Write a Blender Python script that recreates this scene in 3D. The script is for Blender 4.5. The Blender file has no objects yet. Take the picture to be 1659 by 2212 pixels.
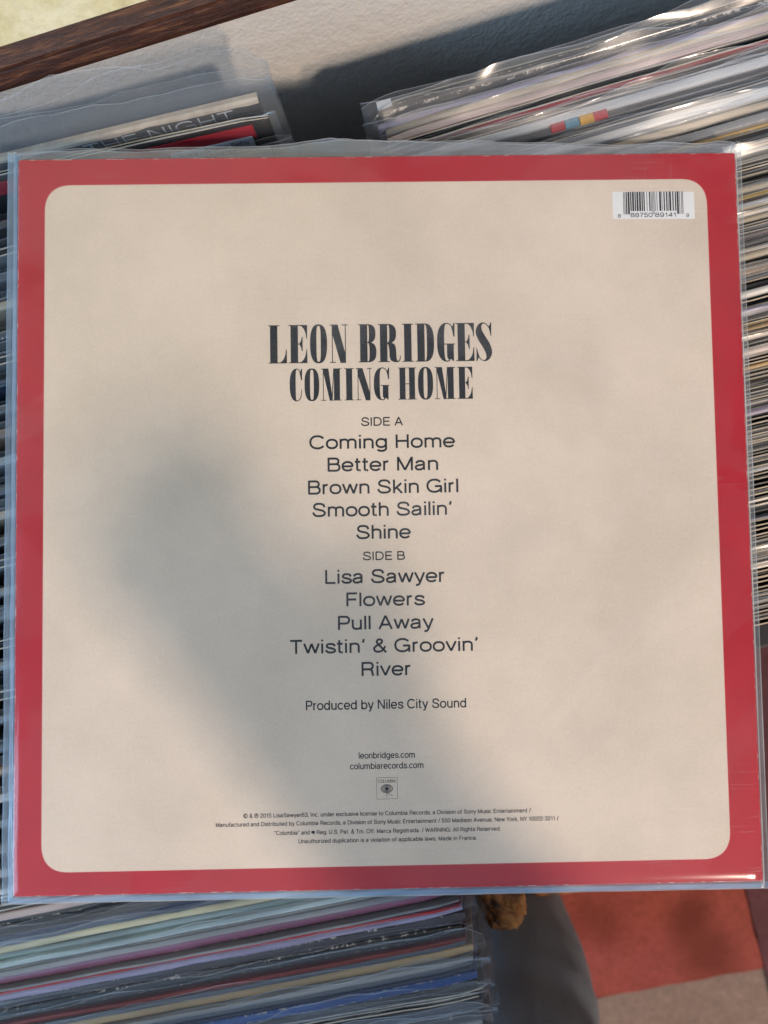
import bpy, bmesh, math, random
from mathutils import Vector, Matrix, noise
random.seed(11)
S = bpy.context.scene
COL = S.collection

# ------------------------------------------------------------------ camera
# x runs along the wall, y towards the wall, z up; z = 0 is the level of the record tops in the right bin
H = 0.325
F, CX, CY = 1475.0, 829.5, 1106.0
Xc = Vector((17330, -4212, -1475)).normalized()
Yc = Vector((-.243, -1, 0)); Yc = (Yc - Xc * Xc.dot(Yc)).normalized()
Zc = Xc.cross(Yc)
row = lambda i: Vector((Xc[i], Yc[i], Zc[i]))
right, down, fwd = row(0), row(1), row(2)
cam = bpy.data.cameras.new('camera'); co = bpy.data.objects.new('camera', cam); COL.objects.link(co)
cam.sensor_fit = 'VERTICAL'; cam.sensor_height = 36; cam.lens = 24
cam.clip_start = 0.005; cam.clip_end = 50
M = Matrix((right, -down, -fwd)).transposed().to_4x4(); M.translation = (0, 0, H)
co.matrix_world = M
cam.dof.use_dof = True; cam.dof.focus_distance = 0.293; cam.dof.aperture_fstop = 6.8
S.camera = co

# ------------------------------------------------------------------ world and lamps
S.view_settings.view_transform = 'Standard'; S.view_settings.look = 'None'
S.view_settings.exposure = .2; S.view_settings.gamma = 1
w = bpy.data.worlds.new('World'); S.world = w; w.use_nodes = True
wn = w.node_tree.nodes; wl = w.node_tree.links
wt = wn.new('ShaderNodeTexCoord'); wd = wn.new('ShaderNodeVectorMath'); wd.operation = 'DOT_PRODUCT'; wd.inputs[1].default_value = (-.9, -.1, .35)
wr_ = wn.new('ShaderNodeValToRGB'); wr_.color_ramp.elements[0].position = .15; wr_.color_ramp.elements[0].color = (.62, .62, .62, 1)
wr_.color_ramp.elements[1].position = .9; wr_.color_ramp.elements[1].color = (.92, 1.08, 1.28, 1)   # the room is brighter and bluer towards its window
wm = wn.new('ShaderNodeMath'); wm.operation = 'MULTIPLY_ADD'; wm.inputs[1].default_value = .5; wm.inputs[2].default_value = .5
wl.new(wt.outputs['Generated'], wd.inputs[0]); wl.new(wd.outputs['Value'], wm.inputs[0]); wl.new(wm.outputs[0], wr_.inputs[0]); wl.new(wr_.outputs[0], wn['Background'].inputs[0])
w.node_tree.nodes['Background'].inputs[1].default_value = .33
def lamp(name, pos, target, size, power, colour, shape='DISK', size_y=None):
    l = bpy.data.lights.new(name, 'AREA'); l.shape = shape; l.size = size
    if size_y: l.size_y = size_y
    l.energy = power; l.color = colour
    o = bpy.data.objects.new(name, l); COL.objects.link(o)
    o.location = pos; o.rotation_euler = (Vector(target) - Vector(pos)).to_track_quat('-Z', 'Y').to_euler()
    return o
LD = Vector((.39, -.71, .58)).normalized()
lamp('warm_lamp', LD * 3.0, (0, 0, 0), .23, 72, (1, .79, .62))
lamp('window_light', (-2.0, -.55, .95), (0, 0, 0), .9, 36, (.42, .70, 1), 'RECTANGLE', 1.2)
S.cycles.use_denoising = True
S.cycles.transparent_max_bounces = 40
S.cycles.max_bounces = 10
S.cycles.sample_clamp_indirect = 6

# ------------------------------------------------------------------ helpers
def ray(u, v):
    return (right * ((u - CX) / F) + down * ((v - CY) / F) + fwd)
def on_z(u, v, z):
    d = ray(u, v); return Vector((0, 0, H)) + d * ((z - H) / d.z)
def on_y(u, v, y):
    d = ray(u, v); return Vector((0, 0, H)) + d * (y / d.y)
def tag(o, label=None, cat=None, group=None, kind=None):
    if label: o['label'] = label
    if cat: o['category'] = cat
    if group: o['group'] = group
    if kind: o['kind'] = kind
    return o
def empty(name, loc=(0, 0, 0), parent=None):
    o = bpy.data.objects.new(name, None); COL.objects.link(o); o.location = loc; o.parent = parent
    o.empty_display_size = .02
    return o
def mesh_obj(name, verts, faces, mats, parent=None, smooth=False, idx=None):
    me = bpy.data.meshes.new(name); me.from_pydata([tuple(v) for v in verts], [], faces); me.update()
    for m in (mats if isinstance(mats, (list, tuple)) else [mats]): me.materials.append(m)
    if idx: me.polygons.foreach_set('material_index', idx)
    if smooth: me.polygons.foreach_set('use_smooth', [True] * len(me.polygons))
    o = bpy.data.objects.new(name, me); COL.objects.link(o); o.parent = parent
    return o
def box_v(x0, x1, y0, y1, z0, z1):
    v = [(x, y, z) for z in (z0, z1) for y in (y0, y1) for x in (x0, x1)]
    f = [(0, 2, 3, 1), (4, 5, 7, 6), (0, 1, 5, 4), (2, 6, 7, 3), (0, 4, 6, 2), (1, 3, 7, 5)]
    return v, f
def bevelled_box(name, x0, x1, y0, y1, z0, z1, mat, parent=None, bev=.002):
    bm = bmesh.new(); v, f = box_v(x0, x1, y0, y1, z0, z1)
    vs = [bm.verts.new(p) for p in v]
    for q in f: bm.faces.new([vs[i] for i in q])
    bmesh.ops.bevel(bm, geom=bm.edges[:], offset=bev, segments=2, affect='EDGES', profile=.6)
    me = bpy.data.meshes.new(name); bm.to_mesh(me); bm.free(); me.materials.append(mat)
    o = bpy.data.objects.new(name, me); COL.objects.link(o); o.parent = parent
    return o
def fbm(x, y=0., z=0.):
    return noise.noise((x, y, z)) + .5 * noise.noise((2.1 * x + 7, 2.1 * y, 2.1 * z)) + .25 * noise.noise((4.3 * x, 4.3 * y + 5, 4.3 * z))

# ------------------------------------------------------------------ materials
class NT:
    def __init__(s, name):
        s.m = bpy.data.materials.new(name); s.m.use_nodes = True
        s.t = s.m.node_tree; s.t.nodes.clear()
        s.out = s.t.nodes.new('ShaderNodeOutputMaterial')
    def n(s, typ, **k):
        nd = s.t.nodes.new('ShaderNode' + typ)
        for a, b in k.items():
            if a.startswith('i_'):
                key = a[2:].replace('_', ' ')
                nd.inputs[int(key) if key.isdigit() else key].default_value = b
            else: setattr(nd, a, b)
        return nd
    def l(s, a, b): s.t.links.new(a, b)
    def coords(s, scale=(1, 1, 1), loc=(0, 0, 0), rand=False, kind='Object'):
        tc = s.n('TexCoord'); mp = s.n('Mapping'); mp.inputs['Scale'].default_value = scale; mp.inputs['Location'].default_value = loc
        s.l(tc.outputs[kind], mp.inputs[0])
        if rand:
            oi = s.n('ObjectInfo'); mu = s.n('Math', operation='MULTIPLY'); mu.inputs[1].default_value = 50
            s.l(oi.outputs['Random'], mu.inputs[0]); s.l(mu.outputs[0], mp.inputs['Location'])
        return mp.outputs[0]
    def noise(s, co, scale, detail=4, rough=.55, dist=0):
        nd = s.n('TexNoise'); nd.inputs['Scale'].default_value = scale; nd.inputs['Detail'].default_value = detail
        nd.inputs['Roughness'].default_value = rough; nd.inputs['Distortion'].default_value = dist
        s.l(co, nd.inputs['Vector']); return nd.outputs['Fac']
    def ramp(s, fac, stops):
        r = s.n('ValToRGB'); e = r.color_ramp.elements
        while len(e) < len(stops): e.new(.5)
        for q, (p, c) in zip(e, stops):
            q.position = p; q.color = (*c, 1) if isinstance(c, (tuple, list)) else (c, c, c, 1)
        s.l(fac, r.inputs[0]); return r.outputs[0]
    def mix(s, fac, a, b, blend='MIX'):
        m = s.n('Mix', data_type='RGBA', blend_type=blend)
        for sock, v in ((m.inputs[0], fac), (m.inputs[6], a), (m.inputs[7], b)):
            if hasattr(v, 'is_linked'): s.l(v, sock)
            else: sock.default_value = v if not isinstance(v, (tuple, list)) else (*v, 1)
        return m.outputs[2]
    def bump(s, h, strength, dist):
        b = s.n('Bump'); b.inputs['Strength'].default_value = strength; b.inputs['Distance'].default_value = dist
        s.l(h, b.inputs['Height']); return b.outputs[0]
    def bsdf(s, col, rough=.6, normal=None, spec=.5, **k):
        p = s.n('BsdfPrincipled')
        if hasattr(col, 'is_linked'): s.l(col, p.inputs['Base Color'])
        else: p.inputs['Base Color'].default_value = (*col, 1)
        if hasattr(rough, 'is_linked'): s.l(rough, p.inputs['Roughness'])
        else: p.inputs['Roughness'].default_value = rough
        p.inputs['Specular IOR Level'].default_value = spec
        if normal: s.l(normal, p.inputs['Normal'])
        for a, b in k.items(): p.inputs[a.replace('_', ' ')].default_value = b
        s.l(p.outputs[0], s.out.inputs[0]); return s.m

def paper_mat(name, c1, c2, mottle=30, rough=.62, grain=.15, spec=.3):
    t = NT(name); c = t.coords()
    n1 = t.noise(c, mottle, 5, .6); n2 = t.noise(c, 850, 3, .7)
    col = t.mix(t.ramp(n1, [(.35, 0.), (.65, 1.)]), c1, c2)
    col = t.mix(grain, col, t.ramp(n2, [(.3, .35), (.7, .75)]), 'SOFT_LIGHT')
    return t.bsdf(col, rough, t.bump(n2, .25, .0002), spec)
CREAM = paper_mat('cream_card', (.66, .565, .475), (.55, .475, .395), 13, .62, .3)
RED = paper_mat('red_print', (.40, .010, .026), (.345, .009, .022), 30, .5, .15, .12)
LABEL = paper_mat('white_label', (.72, .74, .76), (.68, .70, .72), 60)
INK = paper_mat('dark_ink', (.006, .012, .020), (.010, .017, .026), 80, .7, .1, .02)
BOARD = paper_mat('raw_board', (.62, .55, .44), (.5, .44, .36), 200)

def plastic(name, haze, tint, gloss_rough=.12, bumpd=.0006, bscale=60, streak=(1, 1, 1), base=.05, hazecol=(.75, .82, .9), fmax=.4, patch=False):
    t = NT(name); c = t.coords(streak, rand=True)
    n1 = t.noise(c, bscale, 3, .5, .6)
    nb = t.bump(n1, .8, bumpd)
    tr = t.n('BsdfTransparent'); tr.inputs[0].default_value = (*tint, 1)
    gl = t.n('BsdfGlossy'); gl.inputs['Roughness'].default_value = gloss_rough; t.l(nb, gl.inputs['Normal'])
    lw = t.n('LayerWeight'); lw.inputs['Blend'].default_value = .25
    mr = t.n('MapRange'); mr.inputs['To Min'].default_value = base; mr.inputs['To Max'].default_value = fmax
    t.l(lw.outputs['Facing'], mr.inputs['Value'])
    pw = t.n('Math', operation='POWER'); pw.inputs[1].default_value = 1.6
    t.l(lw.outputs['Facing'], pw.inputs[0]); t.l(pw.outputs[0], mr.inputs['Value'])
    m1 = t.n('MixShader'); t.l(mr.outputs[0], m1.inputs[0]); t.l(tr.outputs[0], m1.inputs[1]); t.l(gl.outputs[0], m1.inputs[2])
    df = t.n('BsdfDiffuse'); df.inputs[0].default_value = (*hazecol, 1)
    tl = t.n('BsdfTranslucent'); tl.inputs[0].default_value = (*hazecol, 1)
    md = t.n('MixShader'); md.inputs[0].default_value = .4; t.l(df.outputs[0], md.inputs[1]); t.l(tl.outputs[0], md.inputs[2])
    n2 = t.noise(c, bscale * .4, 3, .6)
    hz = t.n('MapRange'); hz.inputs['From Min'].default_value = .3; hz.inputs['From Max'].default_value = .7
    hz.inputs['To Min'].default_value = haze * (.1 if patch else .6); hz.inputs['To Max'].default_value = haze * (4.2 if patch else 1.4)
    if patch:
        n3 = t.noise(t.coords((1, 1, 1), (.31, .2, 0)), 9, 3, .5, 1.6); rp = t.ramp(n3, [(.42, .0), (.44, .25), (.56, .3), (.58, .75)])  # adhesion patches that also paint in the reflected veil as lighter haze
        sc1 = t.noise(t.coords((1, .03, 1)), 900, 2, .5)
        rt = t.n('TexCoord'); rm = t.n('Mapping'); rm.inputs['Rotation'].default_value = (0, 0, .75); rm.inputs['Scale'].default_value = (.05, 1.6, 1); t.l(rt.outputs['Object'], rm.inputs[0])
        sc2 = t.noise(rm.outputs[0], 700, 2, .6)
        mk = t.ramp(t.noise(t.coords((1, 1, 1), (.115, .42, 0)), 11, 3, .6), [(.52, 0.), (.68, .6)])
        cd = t.n('VectorMath', operation='DISTANCE'); t.l(rt.outputs['Object'], cd.inputs[0]); cd.inputs[1].default_value = (.15, -.152, 0)
        mk = t.mix(1., mk, t.ramp(cd.outputs['Value'], [(.01, 1.), (.055, 0.)]), 'LIGHTEN')
        sq_ = t.mix(1., t.mix(1., t.ramp(sc2, [(.60, 0.), (.68, .9)]), t.ramp(sc1, [(.66, 0.), (.72, .6)]), 'ADD'), mk, 'MULTIPLY')
        av = t.n('Math', operation='MULTIPLY_ADD'); av.inputs[1].default_value = .35; t.l(rp, av.inputs[0]); t.l(n2, av.inputs[2]); n2 = av.outputs[0]
    t.l(n2, hz.inputs['Value'])
    hz_out = hz.outputs[0]
    if patch:
        ah = t.n('Math', operation='MULTIPLY_ADD'); ah.inputs[1].default_value = .16; t.l(sq_, ah.inputs[0]); t.l(hz_out, ah.inputs[2]); hz_out = ah.outputs[0]
    m2 = t.n('MixShader'); t.l(hz_out, m2.inputs[0]); t.l(m1.outputs[0], m2.inputs[1]); t.l(md.outputs[0], m2.inputs[2])
    t.l(m2.outputs[0], t.out.inputs[0]); return t.m
FILM = plastic('record_film', .032, (.97, .975, .985), .36, .0010, 50, (.2, 1, 1), .035, fmax=.2)
FILM_OLD = plastic('hazy_record_film', .075, (.95, .965, .98), .2, .0012, 34, (.25, 1, 1), .04, fmax=.3)
RIM = plastic('film_rim', .26, (.9, .95, 1), .15, .0004, 60)  # welded rim bead, whitened so its edge looks as if catching light
COVER_FILM = plastic('album_film', .021, (.985, .99, 1), .16, .0011, 7, base=.02, patch=True, fmax=.2, hazecol=(.85, .85, .9))
COVER_SIDE = plastic('album_film_left_fold', .42, (.85, .93, 1), .12, .0009, 60, hazecol=(.5, .70, .95))  # left and bottom folds; blue of the window light is put into the haze colour
COVER_EDGE = plastic('album_film_edge', .2, (.9, .94, .98), .12, .0006, 60, hazecol=(.7, .8, .92))
COVER_RIM = plastic('album_film_rim', .55, (.9, .94, .98), .15, .0004, 60)  # album rim, its bright edge light put into the whiter haze

# jackets: colour of each record comes from its own object colour
def jacket_mat(name, wear):
    t = NT(name); oi = t.n('ObjectInfo'); c = t.coords((1, 6, 6), rand=True)
    n1 = t.noise(c, 14, 4, .6)
    col = t.mix(t.ramp(n1, [(.4, 0.), (.62, .55)]), oi.outputs['Color'], t.mix(1., oi.outputs['Color'], (.5, .5, .52), 'MULTIPLY'))
    c2 = t.coords((1, 1, 1), rand=True); n2 = t.noise(c2, 260, 6, .8)
    mrw = t.n('MapRange'); mrw.inputs['To Min'].default_value = wear - .06; mrw.inputs['To Max'].default_value = wear + .2; t.l(oi.outputs['Random'], mrw.inputs['Value'])
    sb = t.n('Math', operation='SUBTRACT'); t.l(n2, sb.inputs[0]); t.l(mrw.outputs[0], sb.inputs[1])
    wr = t.ramp(sb.outputs[0], [(0., 0.), (.05, 1.)])
    col = t.mix(wr, col, (.55, .5, .42))
    return t.bsdf(col, .42, t.bump(n2, .2, .0005), .5)
JFACE = jacket_mat('jacket_print', .84)
JFOLD = jacket_mat('jacket_fold', .55)
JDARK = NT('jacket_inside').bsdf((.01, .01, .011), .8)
def plain(name, col, rough=.5, spec=.5, sc=300, amt=.25):
    t = NT(name); n1 = t.noise(t.coords(), sc, 4)
    c = t.mix(t.ramp(n1, [(.35, 0.), (.65, 1.)]), col, tuple(x * (1 - amt) for x in col))
    return t.bsdf(c, rough, t.bump(n1, .2, .0004), spec)

# ------------------------------------------------------------------ setting: wall, floor
WY = .235
t = NT('painted_plaster'); c = t.coords()
n1 = t.noise(c, 110, 5, .6); n2 = t.noise(c, 420, 3, .5)
hh = t.mix(.35, n1, n2)
wallcol = t.mix(t.ramp(t.noise(c, 8, 3), [(.3, 0.), (.7, 1.)]), (.70, .69, .67), (.66, .65, .63))
WALL = t.bsdf(wallcol, .55, t.bump(hh, .5, .003), .35)
v, f = box_v(-2.5, 2.5, WY, WY + .1, -.33, 2.6)
tag(mesh_obj('wall', v, f, WALL), kind='structure')
FZ = -.33
t = NT('dark_floorboards'); c = t.coords((1, 12, 1))
FLOOR = t.bsdf(t.mix(t.noise(c, 3, 5), (.07, .045, .03), (.11, .07, .045)), .45)
v, f = box_v(-2.5, 2.5, -3, WY, FZ - .05, FZ - .012)
tag(mesh_obj('floor', v, f, FLOOR), kind='structure')

# ------------------------------------------------------------------ rug
def rug_mat(name, c1, c2, stains=()):
    t = NT(name); c = t.coords(kind='Object')
    col = t.mix(t.ramp(t.noise(c, 9, 5, .6, .5), [(.3, 0.), (.7, 1.)]), c1, c2)
    col = t.mix(t.ramp(t.noise(c, 45, 4, .7), [(.35, 0.), (.7, .5)]), col, tuple(x * .6 for x in c1))
    for (x, y, r, a) in stains:
        sv = t.n('VectorMath', operation='DISTANCE'); dn = t.n('TexNoise'); dn.inputs['Scale'].default_value = 30
        t.l(c, dn.inputs['Vector'])
        ad = t.n('VectorMath', operation='MULTIPLY_ADD'); ad.inputs[1].default_value = (.025, .025, 0)
        t.l(dn.outputs['Color'], ad.inputs[0]); t.l(c, ad.inputs[2])
        t.l(ad.outputs[0], sv.inputs[0]); sv.inputs[1].default_value = (x + .0125, y + .0125, 0)
        col = t.mix(t.ramp(sv.outputs['Value'], [(r * .3, a), (r, 0.)]), col, tuple(k * .35 for k in c1))
    col = t.mix(t.ramp(t.noise(c, 170, 4, .8), [(.35, 0.), (.7, .55)]), col, tuple(x * .45 for x in c1))
    nf = t.noise(c, 260, 5, .85)
    return t.bsdf(col, .95, t.bump(nf, 1., .008), .1)
def rug_grid(name, x0, x1, y0, y1, z, mat, parent, n=60):
    V, Fc = [], []
    nx = max(2, int((x1 - x0) / .008)); ny = max(2, int((y1 - y0) / .008))
    nx, ny = min(nx, 90), min(ny, 90)
    for j in range(ny + 1):
        for i in range(nx + 1):
            x = x0 + (x1 - x0) * i / nx; y = y0 + (y1 - y0) * j / ny
            ex = .0035 * fbm(y * 40, x0 * 9) if i in (0, nx) else 0; ey = .003 * fbm(x * 40, y0 * 9) if j in (0, ny) else 0
            V.append((x + .35 * ex, y + .35 * ey, z + .0015 * fbm(x * 30, y * 30)))
    for j in range(ny):
        for i in range(nx):
            a = j * (nx + 1) + i; Fc.append((a, a + 1, a + nx + 2, a + nx + 1))
    return mesh_obj(name, V, Fc, mat, parent, True)
ra, rb = on_z(1240, 2180, FZ), on_z(1646, 2077, FZ); rc, rd_ = on_z(1605, 1912, FZ), on_z(1646, 2077, FZ)
Yb = (ra.y + rb.y) / 2; Xr = (rc.x + rd_.x) / 2
rug = tag(empty('patchwork_rug', (0, 0, FZ)), 'patchwork rug on the floor with red, dusty pink and mauve panels', 'rug')
st = [(*(on_z(1500, 1955, FZ)).xy, .022, .6), (*(on_z(1485, 1990, FZ)).xy, .028, .75), (*(on_z(1530, 2060, FZ)).xy, .04, .8),
      (*(on_z(1300, 1990, FZ)).xy, .03, .35), (*(on_z(1275, 1975, FZ)).xy, .03, .3)]
rug_grid('red_panel', -.35, Xr, Yb, -.02, 0, rug_mat('red_pile', (.70, .17, .12), (.62, .14, .125), st), rug)
rug_grid('pink_panel', -.35, Xr + .012, Yb - .5, Yb - .001, -.0015, rug_mat('pink_pile', (.60, .42, .34), (.53, .36, .29)), rug)
rug_grid('mauve_band', Xr + .001, Xr + .3, Yb - .5, -.02, .0015, rug_mat('mauve_pile', (.28, .12, .13), (.22, .085, .10)), rug)
v, f = box_v(-.36, Xr + .3, Yb - .5, -.02, -.011, -.006)
mesh_obj('backing', v, f, plain('rug_backing', (.1, .07, .06)), rug)

# ------------------------------------------------------------------ framed picture on the wall
t = NT('dark_wood'); c = t.coords((1, 11, 11))
g1 = t.noise(c, 48, 8, .7, .5); g2 = t.noise(c, 170, 5, .75)
wc = t.ramp(g1, [(.34, (.016, .006, .005)), (.52, (.055, .018, .011)), (.70, (.20, .085, .035))])
wc = t.mix(.5, wc, t.ramp(g2, [(.3, .2), (.7, .8)]), 'OVERLAY')
WOOD = t.bsdf(wc, .45, t.bump(g2, .5, .0015), .4)
p_out = on_y(200, 141, WY - .018); p_in = on_y(200, 54, WY - .014)
fz0 = p_out.z; rail = p_in.z - fz0
pic = tag(empty('framed_picture', (0, WY, fz0)), 'framed picture with pale yellow mottled print in dark brown wood frame hanging on the wall', 'picture')
def rail_mesh(name, L0, L1, vertical):
    prof = [(0, -.001), (0, -.016), (.001, -.018), (rail * .25, -.0185), (rail * .62, -.0175), (rail * .68, -.0165), (rail * .72, -.0178), (rail * .86, -.0178), (rail * .93, -.015), (rail, -.011), (rail, -.001)]
    V, Fc = [], []; n = 24
    for i in range(n + 1):
        s = L0 + (L1 - L0) * i / n
        for (a, d) in prof:
            V.append((s, d, a) if not vertical else (a, d, s))
    m = len(prof)
    for i in range(n):
        for k in range(m - 1):
            Fc.append((i * m + k, (i + 1) * m + k, (i + 1) * m + k + 1, i * m + k + 1))
    Fc.append(tuple(range(m))); Fc.append(tuple(range(n * m + m - 1, n * m - 1, -1)))
    return mesh_obj(name, V, Fc, WOOD, pic)
PX0, PX1, PH = -.62, .06, .5
rail_mesh('frame_rail', PX0, PX1, False)
r2 = rail_mesh('frame_rail', PX0, PX1, False); r2.location.z = PH; r2.scale.z = -1
r3 = rail_mesh('frame_rail', rail * 1.02, PH - rail * 1.02, True); r3.location.x = PX0
r4 = rail_mesh('frame_rail', rail * 1.02, PH - rail * 1.02, True); r4.location.x = PX1; r4.scale.x = -1
t = NT('mottled_print'); c = t.coords()
pc = t.ramp(t.noise(c, 26, 8, .75, .3), [(.3, (.50, .46, .24)), (.48, (.72, .69, .42)), (.62, (.84, .84, .62)), (.75, (.72, .78, .58))])
pc = t.mix(t.ramp(t.noise(c, 230, 3, .8), [(.4, 0.), (.8, .35)]), pc, (.4, .36, .24))
v, f = box_v(PX0 + .006, PX1 - .006, -.011, -.004, .006, PH - .006)
mesh_obj('print', v, f, t.bsdf(pc, .4), pic)

# ------------------------------------------------------------------ records
PAL = dict(k=(.020, .020, .023), dk=(.06, .06, .066), sl=(.075, .09, .12), nv=(.015, .03, .08), bl=(.025, .09, .30), gy=(.26, .27, .28),
           lg=(.48, .50, .52), wh=(.72, .73, .72), cr=(.62, .55, .42), be=(.44, .37, .28), tn=(.52, .34, .15), mu=(.46, .30, .04), rd=(.50, .02, .03),
           mr=(.17, .025, .025), oc=(.42, .11, .04), pk=(.58, .46, .43), mv=(.36, .13, .21), lv=(.34, .31, .44), ye=(.52, .49, .32), aq=(.46, .60, .58),
           gn=(.025, .06, .045), br=(.16, .085, .04), ol=(.16, .15, .07))
NAME = dict(k='black', dk='charcoal', sl='slate grey', nv='navy', bl='bright blue', gy='mid grey', lg='light grey', wh='white', cr='cream', be='beige',
            tn='tan', mu='mustard', rd='red', mr='maroon', oc='rusty orange', pk='pinkish white', mv='mauve pink', lv='lavender', ye='pale yellow', aq='pale aqua',
            gn='dark green', br='brown', ol='olive')
LW = .315
def jacket(parent, t_, colour, style, seed, W=LW, Hh=LW):
    rnd = random.Random(seed); n = 26
    b = min(.0006, t_ * .22)
    if style == 'open':   # two boards with a dark mouth between them
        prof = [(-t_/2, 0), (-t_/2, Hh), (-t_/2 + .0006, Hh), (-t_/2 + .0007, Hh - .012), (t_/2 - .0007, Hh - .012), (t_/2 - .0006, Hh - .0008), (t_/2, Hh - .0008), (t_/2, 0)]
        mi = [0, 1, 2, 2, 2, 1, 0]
    else:
        prof = [(-t_/2, 0), (-t_/2, Hh - 2 * b), (-t_/2 + b * .3, Hh - b * .6), (-t_/2 + b * 1.4, Hh), (0, Hh + b * .35), (t_/2 - b * 1.4, Hh), (t_/2 - b * .3, Hh - b * .6), (t_/2, Hh - 2 * b), (t_/2, 0)]
        mi = [0, 1, 1, 0, 0, 1, 1, 0]
    V, Fc, ix = [], [], []; m = len(prof); bow = rnd.uniform(-.0015, .0015)
    for i in range(n + 1):
        x = -W/2 + W * i / n; e = min(1, (W/2 - abs(x)) / .004)
        dy = bow * (1 - (2 * x / W) ** 2) + .0004 * fbm(x * 25, seed); dz = .0005 * fbm(x * 60, seed + 9) - (1 - e) * .0012
        for (y, z) in prof: V.append((x, y * (.75 + .25 * e) + dy * z / Hh, z + (dz if z > Hh / 2 else 0)))
    for i in range(n):
        for k in range(m - 1):
            Fc.append((i * m + k, i * m + k + 1, (i + 1) * m + k + 1, (i + 1) * m + k)); ix.append(mi[k])
    Fc.append(tuple(range(m))[::-1]); Fc.append(tuple(range(n * m, n * m + m))); ix += [0, 0]
    o = mesh_obj('jacket', V, Fc, [JFACE, BOARD if style == 'open' else JFOLD, JDARK], parent, False, ix)
    o.color = (*colour, 1)
    return o
def film_sleeve(parent, t_, seed, ext, flop, side=.006, hazy=False, W=LW, Hh=LW, wild=1.0):
    rnd = random.Random(seed + 999); n = 56
    rows = [0, .1, .2, .27, .3, .315]
    xs = [-W/2 - side + (W + 2 * side) * i / n for i in range(n + 1)]
    V, Fc, ix = [], [], []
    for sgn in (-1, 1):
        fl = flop + rnd.uniform(-.25, .25); e_ = ext * rnd.uniform(.75, 1.2); ph = rnd.uniform(0, 99)
        for i, x in enumerate(xs):
            edge = min(1, (W/2 + side - abs(x)) / .01)
            top = e_ * (1 + .45 * wild * fbm(x * 9, ph) + .05 * fbm(x * 50, ph)) * (1 - .35 * (1 - edge))
            for z in rows:
                V.append((x, sgn * (t_/2 + .0005) * min(1, edge * 2) + .0006 * fbm(x * 30, z * 20, ph), z))
            for k in range(1, 7):
                s = top * k / 6
                if k == 6: s = top
                elif k == 5: s = top - .00045
                wv = wild * (.0035 * fbm(x * 11, s * 30, ph) + .0009 * fbm(x * 40, s * 50, ph + 3)) * (s / max(ext, .004)) * edge
                y = sgn * (t_/2 + .0005) * (1 - .5 * s / top) * min(1, edge * 2) + fl * s + wv
                V.append((x, y, Hh + s * math.sqrt(max(.15, 1 - min(.8, fl * fl)))))
    m = len(rows) + 6
    for q in range(2):
        o_ = q * (n + 1) * m
        for i in range(n):
            for k in range(m - 1):
                a = o_ + i * m + k
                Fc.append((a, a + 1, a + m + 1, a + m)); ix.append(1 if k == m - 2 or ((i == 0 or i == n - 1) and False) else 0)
    off = (n + 1) * m
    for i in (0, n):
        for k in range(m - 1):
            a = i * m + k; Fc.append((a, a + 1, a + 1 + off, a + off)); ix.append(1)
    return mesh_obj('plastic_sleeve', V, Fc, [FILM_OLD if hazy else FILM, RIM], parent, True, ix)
ordn = lambda i: f'{i}{"th" if 10 <= i % 100 <= 20 else {1: "st", 2: "nd", 3: "rd"}.get(i % 10, "th")}'
def make_record(x, ytop, base, lean, t_, key, style, seed, yaw=0, film=True, ext=.01, flop=.3, side=.006, hazy=False, wild=1.):
    e = empty('record', (x, ytop - LW * math.sin(lean), base)); e.rotation_euler = (-lean, 0, yaw)
    jacket(e, t_, PAL[key], style, seed)
    if film: film_sleeve(e, t_, seed, ext, flop, side, hazy, wild=wild)
    return e

# right bin ---------------------------------------------------------------
R1 = 'k k lv be pk rd lg wh dk k gy wh be gy tn k'.split()
R2 = ('k sl gy dk ol dk cr k rd cr mu cr lg wh cr sl k pk k wh cr k br sl gy k wh k sl lv k mu tn gy sl br br pk k tn gn ye k sl br pk gy lv sl '
      'wh lg be be dk be gy wh lg k ol sl k mr k dk nv gn gy k lg wh dk lv k tn gy sl k wh sl ye pk k cr').split()
RK = R1 + R2
RL = on_z(805, 232, 0).x          # left ends of the jackets in the right bin
YR0, YR1 = on_z(860, 203, 0).y, -.091
rr = random.Random(5)
th = [.0052 if i == 0 else .0044 if i in (1, 8) else rr.uniform(.0026, .0042) * (1.2 if i < 15 else .85) for i in range(len(RK))]
sc = (YR0 - YR1) / (sum(th) * 1.08)
y = YR0; RB = FZ + .014
right_records = []
for i, k in enumerate(RK):
    t_ = th[i] * sc; y -= t_ * .54
    lean = math.radians(5 + rr.uniform(-.5, .5)); base = RB + rr.uniform(0, .004)
    film = not (k == 'k' and rr.random() < .55) and rr.random() < (.95 if i < 14 else .6)
    e = make_record(RL + LW / 2 + rr.uniform(-.001, .004), y, base, lean, t_, k, rr.choice(['fold', 'open', 'open'] if i > 14 else ['fold', 'fold', 'open']), i + 100,
                    math.radians(rr.uniform(-.12, .12)), film, (rr.uniform(.009, .016) if rr.random() < .3 else rr.uniform(.003, .007)) if i < 16 else rr.uniform(.0015, .005), rr.uniform(-.3, .9), rr.uniform(.003, .007), rr.random() < .3, 1.2 if i < 16 else .7)
    pv = NAME[RK[i - 1]] if i else None; nx = NAME[RK[i + 1]] if i + 1 < len(RK) else None
    fs = 'film wrapped' if film else 'bare'
    if not pv: lab = f'{NAME[k]} {fs} record nearest the wall in right bin'
    elif not nx: lab = f'{NAME[k]} {fs} record at the front end of right bin'
    else: lab = f'{NAME[k]} {fs} record between {pv} and {nx}, {ordn(i + 1)} from wall, right bin'
    tag(e, lab, 'record', 'records standing in the right bin'); right_records.append((e, t_))
    y -= t_ * .54
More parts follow.
